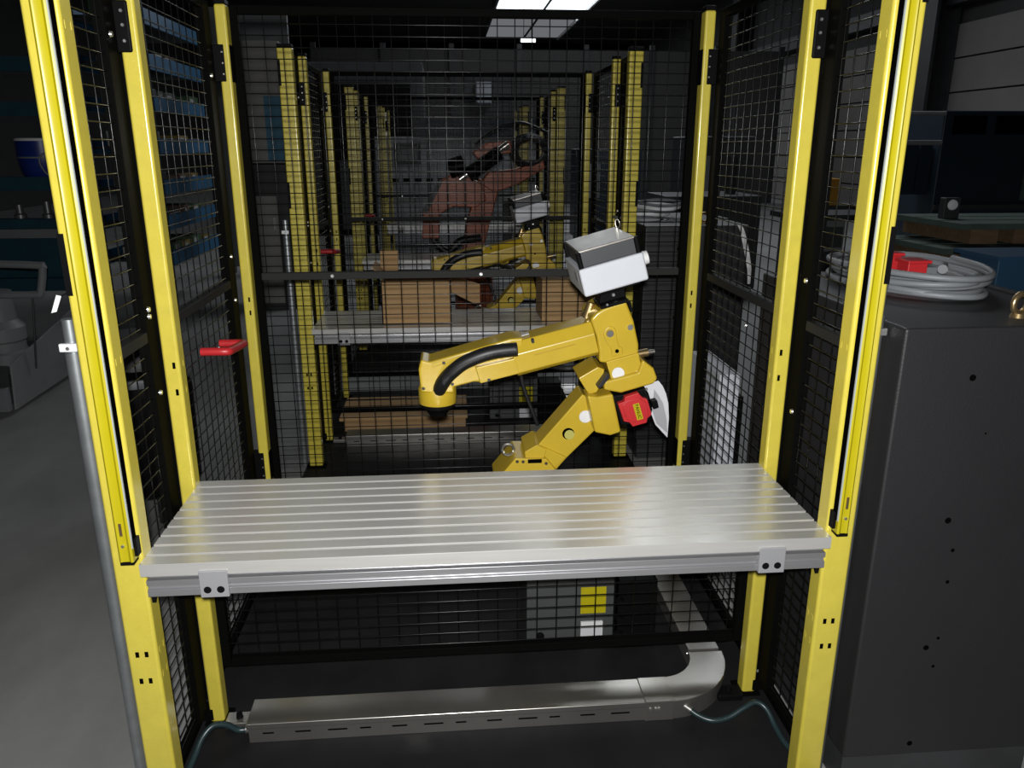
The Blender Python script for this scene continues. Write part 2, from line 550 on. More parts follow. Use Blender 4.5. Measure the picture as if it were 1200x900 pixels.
# ------------------------------------------------------------------ light curtains
for s, xa, xb, zt in ((-1, -0.612, -0.585, 1.747), (1, 0.746, 0.771, 1.747)):
    t = thing('light_curtain', ((xa + xb) / 2, 1.345, 0.65), 'bright yellow light curtain bar on the %s front post' % ('left' if s < 0 else 'right'), 'light curtain', 'light curtain bars')
    xi = xb if s < 0 else xa
    xo = xa if s < 0 else xb
    # shallow channel section seen from the front
    pts = [(xo, 1.354), (xo, 1.334), (xo - s * 0.004, 1.330), (xo - s * 0.008, 1.332), (xi + s * 0.008, 1.332), (xi + s * 0.004, 1.328), (xi, 1.330), (xi, 1.354)]
    MB().prism(pts, 0.652, zt, 'Z').build('housing', LCY, t, bevel=0.001)
    a, b = sorted((xi, xi - s * 0.002))
    MB().box(a, b, 1.329, 1.3325, 0.68, zt - 0.01).build('white_edge', mat('curtain_window', (0.40, 0.43, 0.41), 0.3), t)
    MB().box(a, b, 1.3335, 1.350, 0.68, zt - 0.01).build('window_strip', HOLE, t)
    MB().box(min(xa, xb) + 0.002, max(xa, xb) - 0.001, 1.331, 1.355, 0.646, 0.652).build('end_cap', BPL, t)
    bolt(t, ((xa + xb) / 2 + s * 0.002, 1.331, 0.685), '-Y', 0.0035, 0.0025)
    xm = (xa + xb) / 2 + s * 0.002
    MB().box(xm - 0.0025, xm + 0.0025, 1.3305, 1.333, 0.705, 0.73).build('slot', BRASS, t)
    a, b = sorted((xi, xi - s * 0.006))
    MB().box(a, b, 1.338, 1.354, 0.66, 0.695).build('cable_gland', BPL, t)

# conduits next to the front posts
for s, x, zt in ((-1, -0.667, 1.09), (1, 0.8155, 1.13)):
    t = thing('conduit_pipe', (x, 1.40, 0), 'grey steel conduit pipe beside the %s front post' % ('left' if s < 0 else 'right'), 'pipe', 'conduit pipes')
    r = 0.0145 if s < 0 else 0.0125
    MB().cyl((x, 1.41, 0), (x, 1.41, zt - 0.06), r, n=16).build('pipe', PIPE, t)
    MB().cyl((x, 1.41, zt - 0.06), (x, 1.41, zt), r * 0.82, n=14).build('pipe_end', PIPE, t)
    c = MB().box(x - 0.016, x + 0.014, 1.392, 1.40, 1.034, 1.049).build('clip', WHITE if s < 0 else ZINC, t, bevel=0.002)
    bolt(c, (x, 1.392, 1.041), '-Y', 0.004, 0.003)
    reg(t, 'grey steel conduit pipe beside the %s front post of the {c} robot cell' % ('left' if s < 0 else 'right'), (2,) if s < 0 else ())
t = thing('paper_tag', (-0.668, 1.385, 1.12), 'small white paper tag hanging by the left front post', 'tag')
MB().prism([(-0.681, 1.106), (-0.672, 1.108), (-0.660, 1.135), (-0.668, 1.137)], 1.3845, 1.3855).build('tag_paper', WHITE, t)
MB().cyl((-0.660, 1.385, 1.135), (-0.64, 1.3855, 1.145), 0.001, n=6).build('tag_string', BPL, t)

# ------------------------------------------------------------------ aluminium work table
ZT, YT = 0.644, 1.333
t = thing('work_table', (0.08, YT + 0.19, ZT - 0.07), '', 'table', 'slatted aluminium work tables')
n = 10
pit = (1.7205 - YT) / n
proto = None
for i in range(n):
    y0 = YT + i * pit
    if proto is None:
        # extruded plank: grooved flank, 5 mm slot to the next plank
        pts = [(y0, ZT - 0.0012), (y0 + 0.0012, ZT), (y0 + pit - 0.0077, ZT), (y0 + pit - 0.0065, ZT - 0.0012), (y0 + pit - 0.0065, ZT - 0.010), (y0 + pit, ZT - 0.012), (y0 + pit, ZT - 0.0245), (y0, ZT - 0.0245)]
        proto = MB().prism(pts, XL, XR, 'X').build('plank', ALU, t, bevel=0)
    else:
        c = proto.copy()
        COL.objects.link(c)
        c.location = (0, i * pit, 0)
rail = [(1.3365, .6085), (1.3365, .5985), (1.3425, .5965), (1.3425, .5905), (1.3365, .5885), (1.3365, .575), (1.376, .575), (1.376, .619), (1.350, .619), (1.350, .6085)]
MB().prism(rail, XL + 0.007, XR - 0.006, 'X').build('front_rail', ALF, t, bevel=0.0008)
MB().box(XL + 0.007, XR - 0.006, 1.68, 1.718, 0.575, 0.619).build('rear_rail', ALF, t, bevel=0.001)
MB().box(XL + 0.007, XL + 0.047, 1.376, 1.68, 0.579, 0.619).build('end_rail', ALF, t, bevel=0.001)
MB().box(XR - 0.046, XR - 0.006, 1.376, 1.68, 0.579, 0.619).build('end_rail', ALF, t, bevel=0.001)
for x0 in (-0.474, 0.595):
    b = MB().box(x0, x0 + 0.052, 1.3285, 1.3365, 0.5735, 0.628).build('clamp_plate', ALB, t, bevel=0.0012)
    for dx in (0.0135, 0.0375):
        sc = MB().cyl((x0 + dx, 1.3285, 0.5895), (x0 + dx, 1.3275, 0.5895), 0.0072, 0.0068, n=16).build('screw', BPL, b)
        # the socket's bright rim is left to the reflection of the flash
for s, xx in ((-1, XL), (1, XR)):
    MB().prism([(1.362, 0.575), (1.396, 0.575), (1.366, 0.545)], *sorted((xx - s * 0.0005, xx - s * 0.008)), 'X').build('gusset', BPL, t)
reg(t, 'slatted aluminium work table at the front of the {c} robot cell', (2, 3, 4))

# ------------------------------------------------------------------ cable duct on the floor
t = thing('cable_duct', (0.0, 1.64, Z0), '', 'cable duct')
D0, D1, DZ = 1.603, 1.688, 0.062


def bendpts(r0, r1, a0=-90, a1=0, n=14):
    c = (0.530, 1.788)
    o = [(c[0] + r1 * math.cos(R(a)), c[1] + r1 * math.sin(R(a))) for a in [a0 + (a1 - a0) * i / n for i in range(n + 1)]]
    o += [(c[0] + r0 * math.cos(R(a)), c[1] + r0 * math.sin(R(a))) for a in [a1 + (a0 - a1) * i / n for i in range(n + 1)]]
    return o


MB().box(-0.503, 0.462, D0, D1, Z0, DZ - 0.014).build('trough', GALV, t, bevel=0.001)
MB().box(-0.507, 0.4625, D0 - 0.0035, D1 + 0.003, DZ - 0.016, DZ).build('lid', GALV, t, bevel=0.0025)
MB().box(0.462, 0.535, D0 - 0.004, D1 + 0.004, Z0, DZ + 0.001).build('joint_cover', GALV, t, bevel=0.0015)
MB().prism(bendpts(0.1, 0.185), Z0, DZ - 0.014, 'Z').build('bend_trough', GALV, t)
MB().prism(bendpts(0.096, 0.1895), DZ - 0.014, DZ, 'Z').build('bend_lid', GALV, t, bevel=0.0015)
MB().box(0.634, 0.712, 1.79, 2.36, Z0, DZ - 0.014).build('trough', GALV, t, bevel=0.001)
MB().box(0.630, 0.716, 1.80, 2.365, DZ - 0.014, DZ).build('lid', GALV, t, bevel=0.0015)
for i in range(12):
    x = -0.47 + i * 0.077
    MB().box(x, x + 0.026 * (1 + 0.4 * (i % 3)), D0 - 0.0006, D0 + 0.001, 0.030, 0.034).build('slot', HOLE, t)
for x in (0.475, 0.489, 0.497):
    bolt(t, (x, D0 - 0.004, 0.042), '-Y', 0.004, 0.003)
bolt(t, (0.628, 1.80, 0.05), '-X', 0.004, 0.003)
reg(t, 'galvanised cable duct bending across the floor of the {c} robot cell', (2,))

# hoses from the duct ends
t = thing('air_hose', (-0.57, 1.6, Z0), 'dark green hose curling from the left end of the cable duct', 'hose', 'green hoses')
MB().tube(smooth_path([(-0.503, 1.622, 0.032), (-0.53, 1.617, 0.034), (-0.555, 1.612, 0.055), (-0.582, 1.60, 0.064), (-0.602, 1.578, 0.05), (-0.611, 1.548, 0.03), (-0.619, 1.51, 0.016), (-0.628, 1.45, 0.013), (-0.64, 1.41, 0.013)], 8), 0.0075, n=10).build('tube', HOSE, t)
MB().cyl((-0.503, 1.622, 0.032), (-0.514, 1.621, 0.032), 0.010, n=12).build('coupling', GALV, t)
t = thing('air_hose', (0.68, 1.58, Z0), 'dark green hose looping from the duct bend to the right front post', 'hose', 'green hoses')
MB().tube(smooth_path([(0.567, 1.612, 0.036), (0.592, 1.59, 0.024), (0.625, 1.572, 0.02), (0.665, 1.572, 0.026), (0.705, 1.58, 0.044), (0.738, 1.586, 0.055), (0.76, 1.57, 0.045), (0.77, 1.53, 0.022), (0.777, 1.48, 0.015), (0.80, 1.42, 0.013)], 8), 0.0072, n=10).build('tube', HOSE, t)
MB().cyl((0.560, 1.618, 0.037), (0.58, 1.60, 0.030), 0.0092, n=12).build('coupling', GALV, t)

# ------------------------------------------------------------------ yellow robot
def make_robot():
    t = thing('industrial_robot', (0.30, 2.03, Z0), '', 'robot')
    # pedestal and base
    MB().box(0.20, 0.452, 1.945, 2.13, Z0, 0.30).build('pedestal', mat('grey_pedestal_paint', (0.06, 0.063, 0.062), 0.5, noise=0.08), t, bevel=0.003)
    MB().box(0.355, 0.428, 1.9435, 1.945, 0.095, 0.18).build('warning_sticker', LCY, t, label='plain yellow sticker on the grey pedestal')
    q = MB().box(0.356, 0.420, 1.937, 1.945, 0.012, 0.070).build('terminal_plate', WHITE, t, bevel=0.001)
    MB().box(0.358, 0.418, 1.9355, 1.937, 0.022, 0.058).build('plate_insert', SHEET, q)
    MB().lathe([(0.010, 0), (0.012, -0.006), (0.007, -0.014)], (0.239, 1.945, 0.03), n=16, axis='Y').build('knob', BPL, t)
    cb = MB().box(0.462, 0.575, 1.935, 2.06, Z0, 0.20).build('connector_block', BPL, t, bevel=0.004)
    for z in (0.03, 0.085, 0.14):
        MB().cyl((0.466, 1.935, z), (0.466, 1.915, z), 0.012, 0.010, n=14).build('plug', BPL, cb)
    MB().lathe([(0.11, 0), (0.11, 0.05), (0.098, 0.06), (0.098, 0.15)], (0.245, 2.035, 0.30), n=28).build('turret', ROB, t)
    # shoulder
    MB().prism([(0.112, 0.503), (0.144, 0.542), (0.169, 0.573), (0.255, 0.568), (0.277, 0.539), (0.291, 0.521), (0.272, 0.44), (0.12, 0.44)], 1.965, 2.10).build('shoulder', ROB, t, bevel=0.004)
    MB().prism([(0.195, 0.587), (0.228, 0.606), (0.255, 0.592), (0.248, 0.566), (0.20, 0.55)], 1.974, 2.09).build('shoulder_wedge', ROB, t, bevel=0.002)
    MB().prism([(0.230, 0.606), (0.31, 0.566), (0.278, 0.534), (0.262, 0.545), (0.248, 0.575)], 1.978, 2.08).build('arm_flange', ROB, t, bevel=0.002)
    MB().box(0.203, 0.241, 1.9635, 1.965, 0.5575, 0.5685).build('rating_label', HOLE, t)
    for x, z in ((0.174, 0.563), (0.19, 0.562), (0.253, 0.555)):
        bolt(t, (x, 1.965, z), '-Y', 0.0045, 0.003, DKG)
    ring = [(0.152 + 0.016 * math.cos(a), 2.0, 0.585 + 0.016 * math.sin(a)) for a in [2 * PI * i / 18 for i in range(18)]]
    MB().tube(ring, 0.004, n=8, cyc=True).build('lifting_eye', CHROME, t)
    # upper arm
    ua = MB().prism([(0.165, 0.452), (0.135, 0.482), (0.234, 0.603), (0.352, 0.744), (0.376, 0.724), (0.45, 0.70), (0.43, 0.66), (0.388, 0.638), (0.312, 0.56), (0.221, 0.452)], 1.985, 2.075).build('upper_arm', ROB, t, bevel=0.004)
    MB().lathe([(0.0165, 0), (0.0165, -0.0008)], (0.315, 1.985, 0.632), n=24, axis='Y').build('arm_hole', HOLE, ua)
    MB().lathe([(0.0135, 0), (0.0135, -0.0014)], (0.318, 1.985, 0.629), n=24, axis='Y').build('hole_disc', mat('pale_yellow_disc', (0.45, 0.42, 0.10), 0.5), ua)
    MB().lathe([(0.0175, 0), (0.0175, -0.002), (0.0165, -0.003)], (0.361, 1.985, 0.680), n=24, axis='Y').build('arm_cap', WHITE, ua)
    # elbow
    MB().prism([(0.354, 0.756), (0.381, 0.752), (0.423, 0.759), (0.449, 0.651), (0.42, 0.642), (0.378, 0.652)], 1.932, 2.0).build('elbow_cover', ROB, t, bevel=0.006)
    MB().prism([(0.399, 0.769), (0.399, 0.793), (0.419, 0.797), (0.488, 0.815), (0.499, 0.849), (0.529, 0.826), (0.541, 0.796), (0.531, 0.783), (0.445, 0.759)], 1.935, 2.095).build('elbow_flange', ROB, t, bevel=0.006, seg=3)
    MB().prism([(0.404, 0.843), (0.49, 0.866), (0.502, 0.811), (0.421, 0.79)], 1.9455, 2.10).build('elbow_block', ROB, t, bevel=0.003)
    MB().lathe([(0.0165, 0), (0.0165, -0.0015)], (0.437, 1.9455, 0.811), n=28, axis='Y').build('white_cap', WHITE, t)
    MB().prism([(0.361, 0.956), (0.376, 0.972), (0.392, 0.982), (0.421, 0.993), (0.452, 1.001), (0.474, 0.95), (0.490, 0.886), (0.491, 0.860), (0.405, 0.838), (0.387, 0.84), (0.386, 0.87), (0.378, 0.909)], 1.95, 2.105).build('elbow_head', ROB, t, bevel=0.007, seg=3)
    pd = MB().prism([(0.395, 0.915), (0.399, 0.928), (0.408, 0.936), (0.419, 0.936), (0.427, 0.928), (0.431, 0.905), (0.437, 0.884), (0.446, 0.880), (0.448, 0.862), (0.42, 0.855), (0.417, 0.876), (0.404, 0.895)], 1.947, 1.952).build('head_pad', ROB, t, bevel=0.002)
    MB().cyl((0.412, 1.947, 0.918), (0.412, 1.942, 0.918), 0.0105, 0.0085, n=16).build('bolt', GALV, pd)
    MB().cyl((0.432, 1.947, 0.871), (0.432, 1.945, 0.871), 0.0055, n=6).build('bolt', HOLE, pd)
    MB().cyl((0.465, 1.95, 0.933), (0.465, 1.946, 0.933), 0.0085, 0.007, n=16).build('bolt', ZINC, t)
    MB().prism([(0.335, 0.796), (0.356, 0.762), (0.365, 0.75), (0.385, 0.755), (0.40, 0.783), (0.404, 0.818), (0.386, 0.826)], 1.96, 2.07).build('elbow_lug', ROB, t, bevel=0.003)
    MB().prism([(0.38, 0.778), (0.389, 0.773), (0.413, 0.803), (0.408, 0.818)], 1.932, 1.97).build('rubber_stop', RUB, t, bevel=0.002)
    ft = MB().cyl((0.485, 2.0, 0.845), (0.528, 2.0, 0.852), 0.011, n=14).build('air_fitting', BRASS, t)
    MB().cyl((0.528, 2.0, 0.852), (0.546, 2.0, 0.855), 0.006, n=12).build('nipple', CHROME, ft)
    # forearm: eight sided tube along the sloping axis
    ax0, ax1 = Vector((0.165, 2.02, 0.846)), Vector((0.379, 2.02, 0.900))
    d = (ax1 - ax0).normalized()
    up = Vector((-d.z, 0, d.x))
    sec = [(-0.062, 0.005), (-0.062, 0.016), (-0.040, 0.045), (0.040, 0.045), (0.062, 0.016), (0.062, -0.030), (0.045, -0.046), (-0.045, -0.046), (-0.062, -0.034)]
    v = [c + Vector((0, a, 0)) + up * b for c in (ax0, ax1) for a, b in sec]
    m = len(sec)
    fa = MB().add(v, [tuple(range(m - 1, -1, -1)), tuple(range(m, 2 * m))] + [(i, (i + 1) % m, m + (i + 1) % m, m + i) for i in range(m)]).build('forearm', ROB, t, bevel=0.003, label=None)
    g0, g1 = ax0 + d * 0.055, ax0 + d * 0.165
    gv = [g + Vector((0, yy, 0)) + up * zz for g in (g0, g1) for yy in (-0.0628, -0.060) for zz in (0.001, 0.0045)]
    MB().add(gv, [(0, 1, 3, 2), (4, 6, 7, 5), (0, 4, 5, 1), (2, 3, 7, 6), (0, 2, 6, 4), (1, 5, 7, 3)]).build('trim_strip', mat('dark_yellow_strip', (0.42, 0.27, 0.012), 0.4), fa)
    c0 = ax0 + d * 0.035 + up * 0.047
    MB().box(0, 0.022, -0.012, 0.012, 0, 0.002).add([], []).build('top_label', SHEET, fa).matrix_local = Matrix.Translation(c0) @ Matrix.Rotation(-math.atan2(d.z, d.x), 4, 'Y')
    MB().cyl((0.214, 1.975, 0.900), (0.214, 1.962, 0.896), 0.0042, n=10).build('bolt', DKG, fa)
    MB().cyl((0.374, 2.02, 0.985), (0.362, 2.02, 0.945), 0.012, n=12).build('top_fitting', BRASS, t)
    # front arm
    MB().prism([(-0.083, 0.826), (-0.076, 0.852), (-0.054, 0.845), (0.155, 0.903), (0.19, 0.905), (0.185, 0.815), (0.076, 0.787), (0.060, 0.788), (0.008, 0.775), (0.008, 0.758), (-0.079, 0.762)], 1.972, 2.065).build('front_arm', ROB, t, bevel=0.006, seg=3)
    MB().prism([(-0.048, 0.842), (0.16, 0.899), (0.16, 0.889), (-0.046, 0.832)], 1.969, 1.98).build('arm_ridge', ROB, t, bevel=0.0015)
    MB().prism([(0.064, 0.832), (0.076, 0.788), (0.18, 0.813), (0.168, 0.855)], 1.957, 2.075).build('arm_cover', ROB, t, bevel=0.003)
    for x, z, y in ((-0.017, 0.843, 1.969), (-0.072, 0.774, 1.972), (0.004, 0.784, 1.972), (0.099, 0.798, 1.957)):
        bolt(t, (x, y, z), '-Y', 0.0045, 0.003, DKG)
    MB().lathe([(0.050, 0), (0.0505, 0.003), (0.0505, 0.042), (0.047, 0.047)], (-0.0365, 2.02, 0.722), n=32).build('wrist', ROB, t)
    fl = MB().lathe([(0.024, 0), (0.026, 0.004), (0.041, 0.022), (0.046, 0.024), (0.046, 0.035)], (-0.0365, 2.02, 0.687), n=32).build('tool_flange', BPL, t)
    # corrugated hose
    pth = smooth_path([(0.172, 1.952, 0.880), (0.13, 1.950, 0.877), (0.095, 1.948, 0.871), (0.062, 1.948, 0.860), (0.031, 1.950, 0.845), (0.004, 1.954, 0.823), (-0.014, 1.962, 0.802), (-0.027, 1.974, 0.778), (-0.033, 1.99, 0.758)], 14)
    MB().tube(pth, 0.0185, n=16, ripple=0.022).build('corrugated_hose', RUB, t, smooth=True, label='black corrugated cable hose')
    # motor
    MB().prism([(0.421, 0.752), (0.457, 0.757), (0.506, 0.772), (0.533, 0.712), (0.525, 0.676), (0.465, 0.668), (0.449, 0.668)], 1.936, 2.02).build('motor_body', BPL, t, bevel=0.005)
    mc = MB().prism([(0.434, 0.736), (0.450, 0.741), (0.452, 0.754), (0.487, 0.765), (0.497, 0.752), (0.512, 0.746), (0.526, 0.703), (0.515, 0.694), (0.513, 0.681), (0.476, 0.671), (0.467, 0.683), (0.452, 0.686)], 1.918, 1.937).build('motor_cover', RED, t, bevel=0.002, label='red octagonal motor cover')
    MB().prism([(0.444, 0.732), (0.456, 0.744), (0.488, 0.753), (0.508, 0.738), (0.517, 0.703), (0.504, 0.690), (0.476, 0.684), (0.458, 0.694)], 1.914, 1.919).build('cover_step', RED, mc, bevel=0.0015)
    npl = MB().prism([(0.472, 0.7345), (0.488, 0.739), (0.502, 0.695), (0.486, 0.6905)], 1.9125, 1.9145).build('nameplate', LCY, t, label='yellow nameplate with dark lettering')
    ang = math.atan2(0.689 - 0.734, 0.4945 - 0.4805)
    mw = Matrix.Translation((0.487, 1.9122, 0.7148)) @ Matrix.Rotation(-(-R(73)), 4, 'Y') @ Matrix.Rotation(PI / 2, 4, 'X')
    text_mesh('FANUC', 0.0125, 'lettering', HOLE, npl, mw)
    MB().prism([(0.524, 0.737), (0.54, 0.741), (0.546, 0.72), (0.532, 0.715)], 1.925, 1.95).build('motor_plug', BPL, t, bevel=0.002)
    bolt(t, (0.512, 1.936, 0.769), '-Y', 0.004, 0.004)
    # pale curved sheet behind the motor
    MB().prism([(0.51, 0.772), (0.551, 0.783), (0.563, 0.768), (0.573, 0.747), (0.581, 0.719), (0.585, 0.678), (0.584, 0.621), (0.549, 0.659), (0.536, 0.69), (0.537, 0.715), (0.525, 0.75)], 1.962, 1.966).build('cover_sheet', SHEET, t, label='pale curved sheet guard')
    MB().prism([(0.54, 0.76), (0.553, 0.742), (0.566, 0.72), (0.578, 0.675), (0.582, 0.635), (0.551, 0.664), (0.538, 0.70)], 1.958, 1.961).build('sheet_fold', mat('grey_sheet', (0.34, 0.34, 0.36), 0.55), t)
    # bracket and junction box
    MB().prism([(0.387, 0.976), (0.395, 1.03), (0.447, 1.044), (0.462, 0.998)], 1.985, 2.05).build('box_bracket', BPL, t, bevel=0.002)
    MB().prism([(0.388, 0.981), (0.386, 0.989), (0.455, 1.008), (0.463, 1.0), (0.47, 0.975), (0.465, 0.972), (0.456, 0.999)], 1.948, 2.06).build('bracket_foot', BPL, t)
    bolt(t, (0.425, 1.985, 1.012), '-Y', 0.005, 0.004)
    bolt(t, (0.402, 1.948, 0.9935), '-Y', 0.0035, 0.003)
    th = R(15.2)
    M = Matrix.Translation((0.337, 1.90, 1.021)) @ Matrix.Rotation(-th, 4, 'Y')
    L, W = 0.165, 0.24

    def lb(mb, name, m, par, bev, label=None):
        for i, p in enumerate(mb.v):
            mb.v[i] = tuple(M @ Vector(p))
        return mb.build(name, m, par, bevel=bev, seg=3, label=label)
    jb = lb(MB().box(0, L, 0, W, 0, 0.0705), 'junction_box', GREYP, t, 0.006, 'light grey junction box with steel lid')
    lb(MB().box(0.012, L - 0.014, 0.010, W - 0.010, 0.0705, 0.108), 'cover_band', BAND, jb, 0.002)
    for a in (0.004, L - 0.014):
        for b_ in (0.004, W - 0.016):
            lb(MB().cyl((a + 0.005, b_ + 0.006, 0.0705), (a + 0.005, b_ + 0.006, 0.112), 0.0065, n=10), 'corner_post', BPL, jb, 0)
    lb(MB().box(0.010, L - 0.012, 0.006, W - 0.006, 0.108, 0.114), 'steel_lid', STEEL, jb, 0.002)
    lb(MB().cyl((L, 0.05, 0.046), (L + 0.018, 0.05, 0.046), 0.018, 0.0165, n=24), 'cable_gland', WHITE, jb, 0.001)
    for z in (0.008, 0.014, 0.021):
        lb(MB().cyl((L, 0.03, z), (L + 0.003, 0.03, z), 0.003, n=8), 'bolt', BPL, jb, 0)
    lb(MB().box(0.03, L - 0.02, 0.02, W - 0.02, -0.008, 0), 'base_pad', BPL, jb, 0.002)
    lb(MB().box(-0.0006, 0.001, 0.05, 0.10, 0.030, 0.055), 'side_label', mat('grey_print', (0.30, 0.31, 0.33), 0.6), jb, 0)
    ring = [tuple(M @ Vector((L - 0.008 + 0.006 * math.cos(a), W - 0.03, 0.124 + 0.012 * math.sin(a)))) for a in [2 * PI * i / 14 for i in range(14)]]
    MB().tube(ring, 0.0015, n=6, cyc=True).build('wire_loop', CHROME, jb)
    # cables behind the arm
    MB().tube(smooth_path([(0.30, 2.08, 0.835), (0.27, 2.1, 0.80), (0.33, 2.12, 0.78), (0.39, 2.09, 0.80)], 8), 0.009, n=8).build('cable', RUB, t)
    MB().tube(smooth_path([(0.36, 2.1, 0.83), (0.29, 2.12, 0.80), (0.2, 2.14, 0.77), (0.25, 2.15, 0.6)], 8), 0.006, n=8).build('cable', RUB, t)
    rg = [(0.285 + 0.024 * math.cos(a), 2.09 + 0.006 * math.sin(a), 0.815 + 0.012 * math.sin(a)) for a in [2 * PI * i / 20 for i in range(20)]]
    MB().tube(rg, 0.005, n=8, cyc=True).build('cable_ring', ROB, t)
    return t


rb = make_robot()
reg(rb, 'yellow robot arm with grey junction box in the {c} robot cell', (2,))

# ------------------------------------------------------------------ control cabinet, coil of cable, plugs
t = thing('control_cabinet', (1.06, 1.7, 0), '', 'cabinet', 'control cabinets beside the robot cells')
CZ = 1.06
MB().box(0.833, 1.285, 1.34, 2.02, 0.10, CZ).build('body', CAB, t, bevel=0.006)
MB().box(0.845, 1.275, 1.36, 2.0, 0.0, 0.10).build('plinth', DKG, t)
for x, z, r in ((0.978, 0.963, 0.0065), (0.979, 0.667, 0.0065), (1.0, 0.600, 0.004), (1.001, 0.528, 0.004), (0.980, 0.373, 0.006), (1.003, 0.395, 0.0035), (1.003, 0.326, 0.0035), (0.981, 0.13, 0.006), (1.024, 0.85, 0.002)):
    MB().lathe([(r, 0), (r, -0.0006)], (x, 1.34, z), n=16, axis='Y').build('screw_hole', HOLE, t)
ec = (1.108, 1.42)
eye = MB().cyl((ec[0], ec[1], CZ), (ec[0], ec[1], CZ + 0.008), 0.016, 0.013, n=16).build('lifting_eye', BRASS, t)
MB().tube([(ec[0] + 0.019 * math.cos(a), ec[1] + 0.006 * math.cos(a), CZ + 0.027 + 0.019 * math.sin(a)) for a in [2 * PI * i / 20 for i in range(20)]], 0.006, n=10, cyc=True).build('eye_ring', BRASS, eye)
MB().box(1.262, 1.285, 1.60, 2.02, CZ, CZ + 0.006).build('rear_lip', CAB, t, bevel=0.001)
reg(t, 'dark grey control cabinet standing right of the {c} robot cell', (2,))

t = thing('cable_coil', (1.10, 1.78, CZ), 'coil of thick grey cable lying on the nearest control cabinet', 'cable')
rnd = random.Random(3)
pts = []
LOOPS = [(0.150, 0.245, 0.00, 0.00), (0.118, 0.215, 0.010, -0.02), (0.140, 0.165, -0.012, -0.05), (0.095, 0.19, 0.015, 0.01), (0.155, 0.20, 0.004, -0.025), (0.125, 0.24, -0.006, 0.012), (0.105, 0.15, 0.02, -0.04), (0.15, 0.225, 0.0, -0.01)]
for k, (rx, ry, ox, oy) in enumerate(LOOPS):
    for i in range(14):
        a = 2 * PI * i / 14 + 0.6
        n_ = LOOPS[(k + 1) % len(LOOPS)]
        f_ = i / 14
        f_ = f_ * f_ * (3 - 2 * f_)
        rx_, ry_ = rx + (n_[0] - rx) * f_, ry + (n_[1] - ry) * f_
        ox_, oy_ = ox + (n_[2] - ox) * f_, oy + (n_[3] - oy) * f_
        z = CZ + 0.009 + 0.0058 * (k + f_) + 0.003 * math.sin(2 * a + k)
        pts.append((1.085 + ox_ + rx_ * math.cos(a), 1.80 + oy_ + ry_ * math.sin(a), max(CZ + 0.008, z)))
MB().tube(smooth_path(pts, 3), 0.0072, n=10).build('cable_loops', CABLE, t)
MB().cyl((1.150, 1.742, CZ + 0.045), (1.185, 1.79, CZ + 0.048), 0.011, 0.008, n=12).build('cable_gland', CABLE, t)
t = thing('red_plug', (1.12, 1.78, CZ), 'red connector plug lying in the grey cable coil, grey backed', 'plug', 'red connectors')
MB().box(1.11, 1.16, 1.815, 1.865, CZ + 0.012, CZ + 0.052).build('plug_body', RED, t, bevel=0.003)
MB().box(1.16, 1.19, 1.82, 1.86, CZ + 0.012, CZ + 0.038).build('plug_back', CABLE, t, bevel=0.003)
MB().box(1.106, 1.166, 1.808, 1.872, CZ + 0.048, CZ + 0.056).build('plug_lid', RED, t, bevel=0.002)
t = thing('red_plug', (1.10, 1.84, CZ), 'second red connector plug lying behind the first in the coil', 'plug', 'red connectors')
MB().box(1.085, 1.13, 1.88, 1.94, CZ + 0.012, CZ + 0.058).build('plug_body', RED, t, bevel=0.003)
MB().box(1.08, 1.135, 1.875, 1.945, CZ + 0.058, CZ + 0.066).build('plug_lid', RED, t, bevel=0.002)

# things on and by the second cabinet
dy2 = 1.955
t = thing('cable_coil', (1.0, 3.7, CZ), 'loose pale cables lying on the second control cabinet', 'cable')
for k in range(5):
    pp = [(0.88 + 0.03 * k + 0.12 * math.cos(a), 3.68 + 0.16 * math.sin(a), CZ + 0.014 + 0.014 * k + 0.004 * math.sin(3 * a + k)) for a in [2 * PI * i / 24 for i in range(24)]]
    MB().tube(pp, 0.008, n=6, cyc=True).build('cable_loop', WHITE if k % 2 else CABLE, t)
t = thing('hanging_strap', (1.28, 3.28, 0.8), 'white strap hanging down the face of the second control cabinet', 'strap')
pp = smooth_path([(1.235, 3.288, 1.062), (1.25, 3.283, 1.03), (1.268, 3.282, 0.97), (1.284, 3.282, 0.91), (1.294, 3.282, 0.86), (1.298, 3.285, 0.81)], 4)
mb = MB()
vv = []
for i, p in enumerate(pp):
    hw = 0.011 * (1 - 0.5 * abs(i / (len(pp) - 1) - 0.4))
    vv += [(p[0] - hw, p[1] - 0.002, p[2]), (p[0] + hw, p[1] - 0.002, p[2]), (p[0] + hw, p[1] + 0.001, p[2]), (p[0] - hw, p[1] + 0.001, p[2])]
ff = []
for i in range(len(pp) - 1):
    for k in range(4):
        ff.append((i * 4 + k, i * 4 + (k + 1) % 4, i * 4 + 4 + (k + 1) % 4, i * 4 + 4 + k))
mb.add(vv, ff).build('strap_band', WHITE, t)
t = thing('supply_box', (0.98, 2.5, 0.3), 'pale grey supply box standing outside the right mesh panel', 'box')
MB().box(0.885, 0.955, 2.42, 2.74, 0.06, 0.66).build('body', GREYP, t, bevel=0.004)
MB().box(0.88, 0.96, 2.415, 2.745, 0.0, 0.06).build('plinth', DKG, t)
MB().box(0.956, 0.975, 2.425, 2.60, 0.30, 0.58).build('hinged_cover', BPL, t, bevel=0.003)

# ------------------------------------------------------------------ repeat the cell down the hall
DY = {2: 1.955, 3: 4.06, 4: 6.45}
WORD = {2: 'second', 3: 'third', 4: 'fourth'}
for c in (2, 3, 4):
    for o, tmpl, cells in CELL:
        if c in cells:
            copy_tree(o, (0, DY[c], 0), label=tmpl.format(c=WORD[c]))

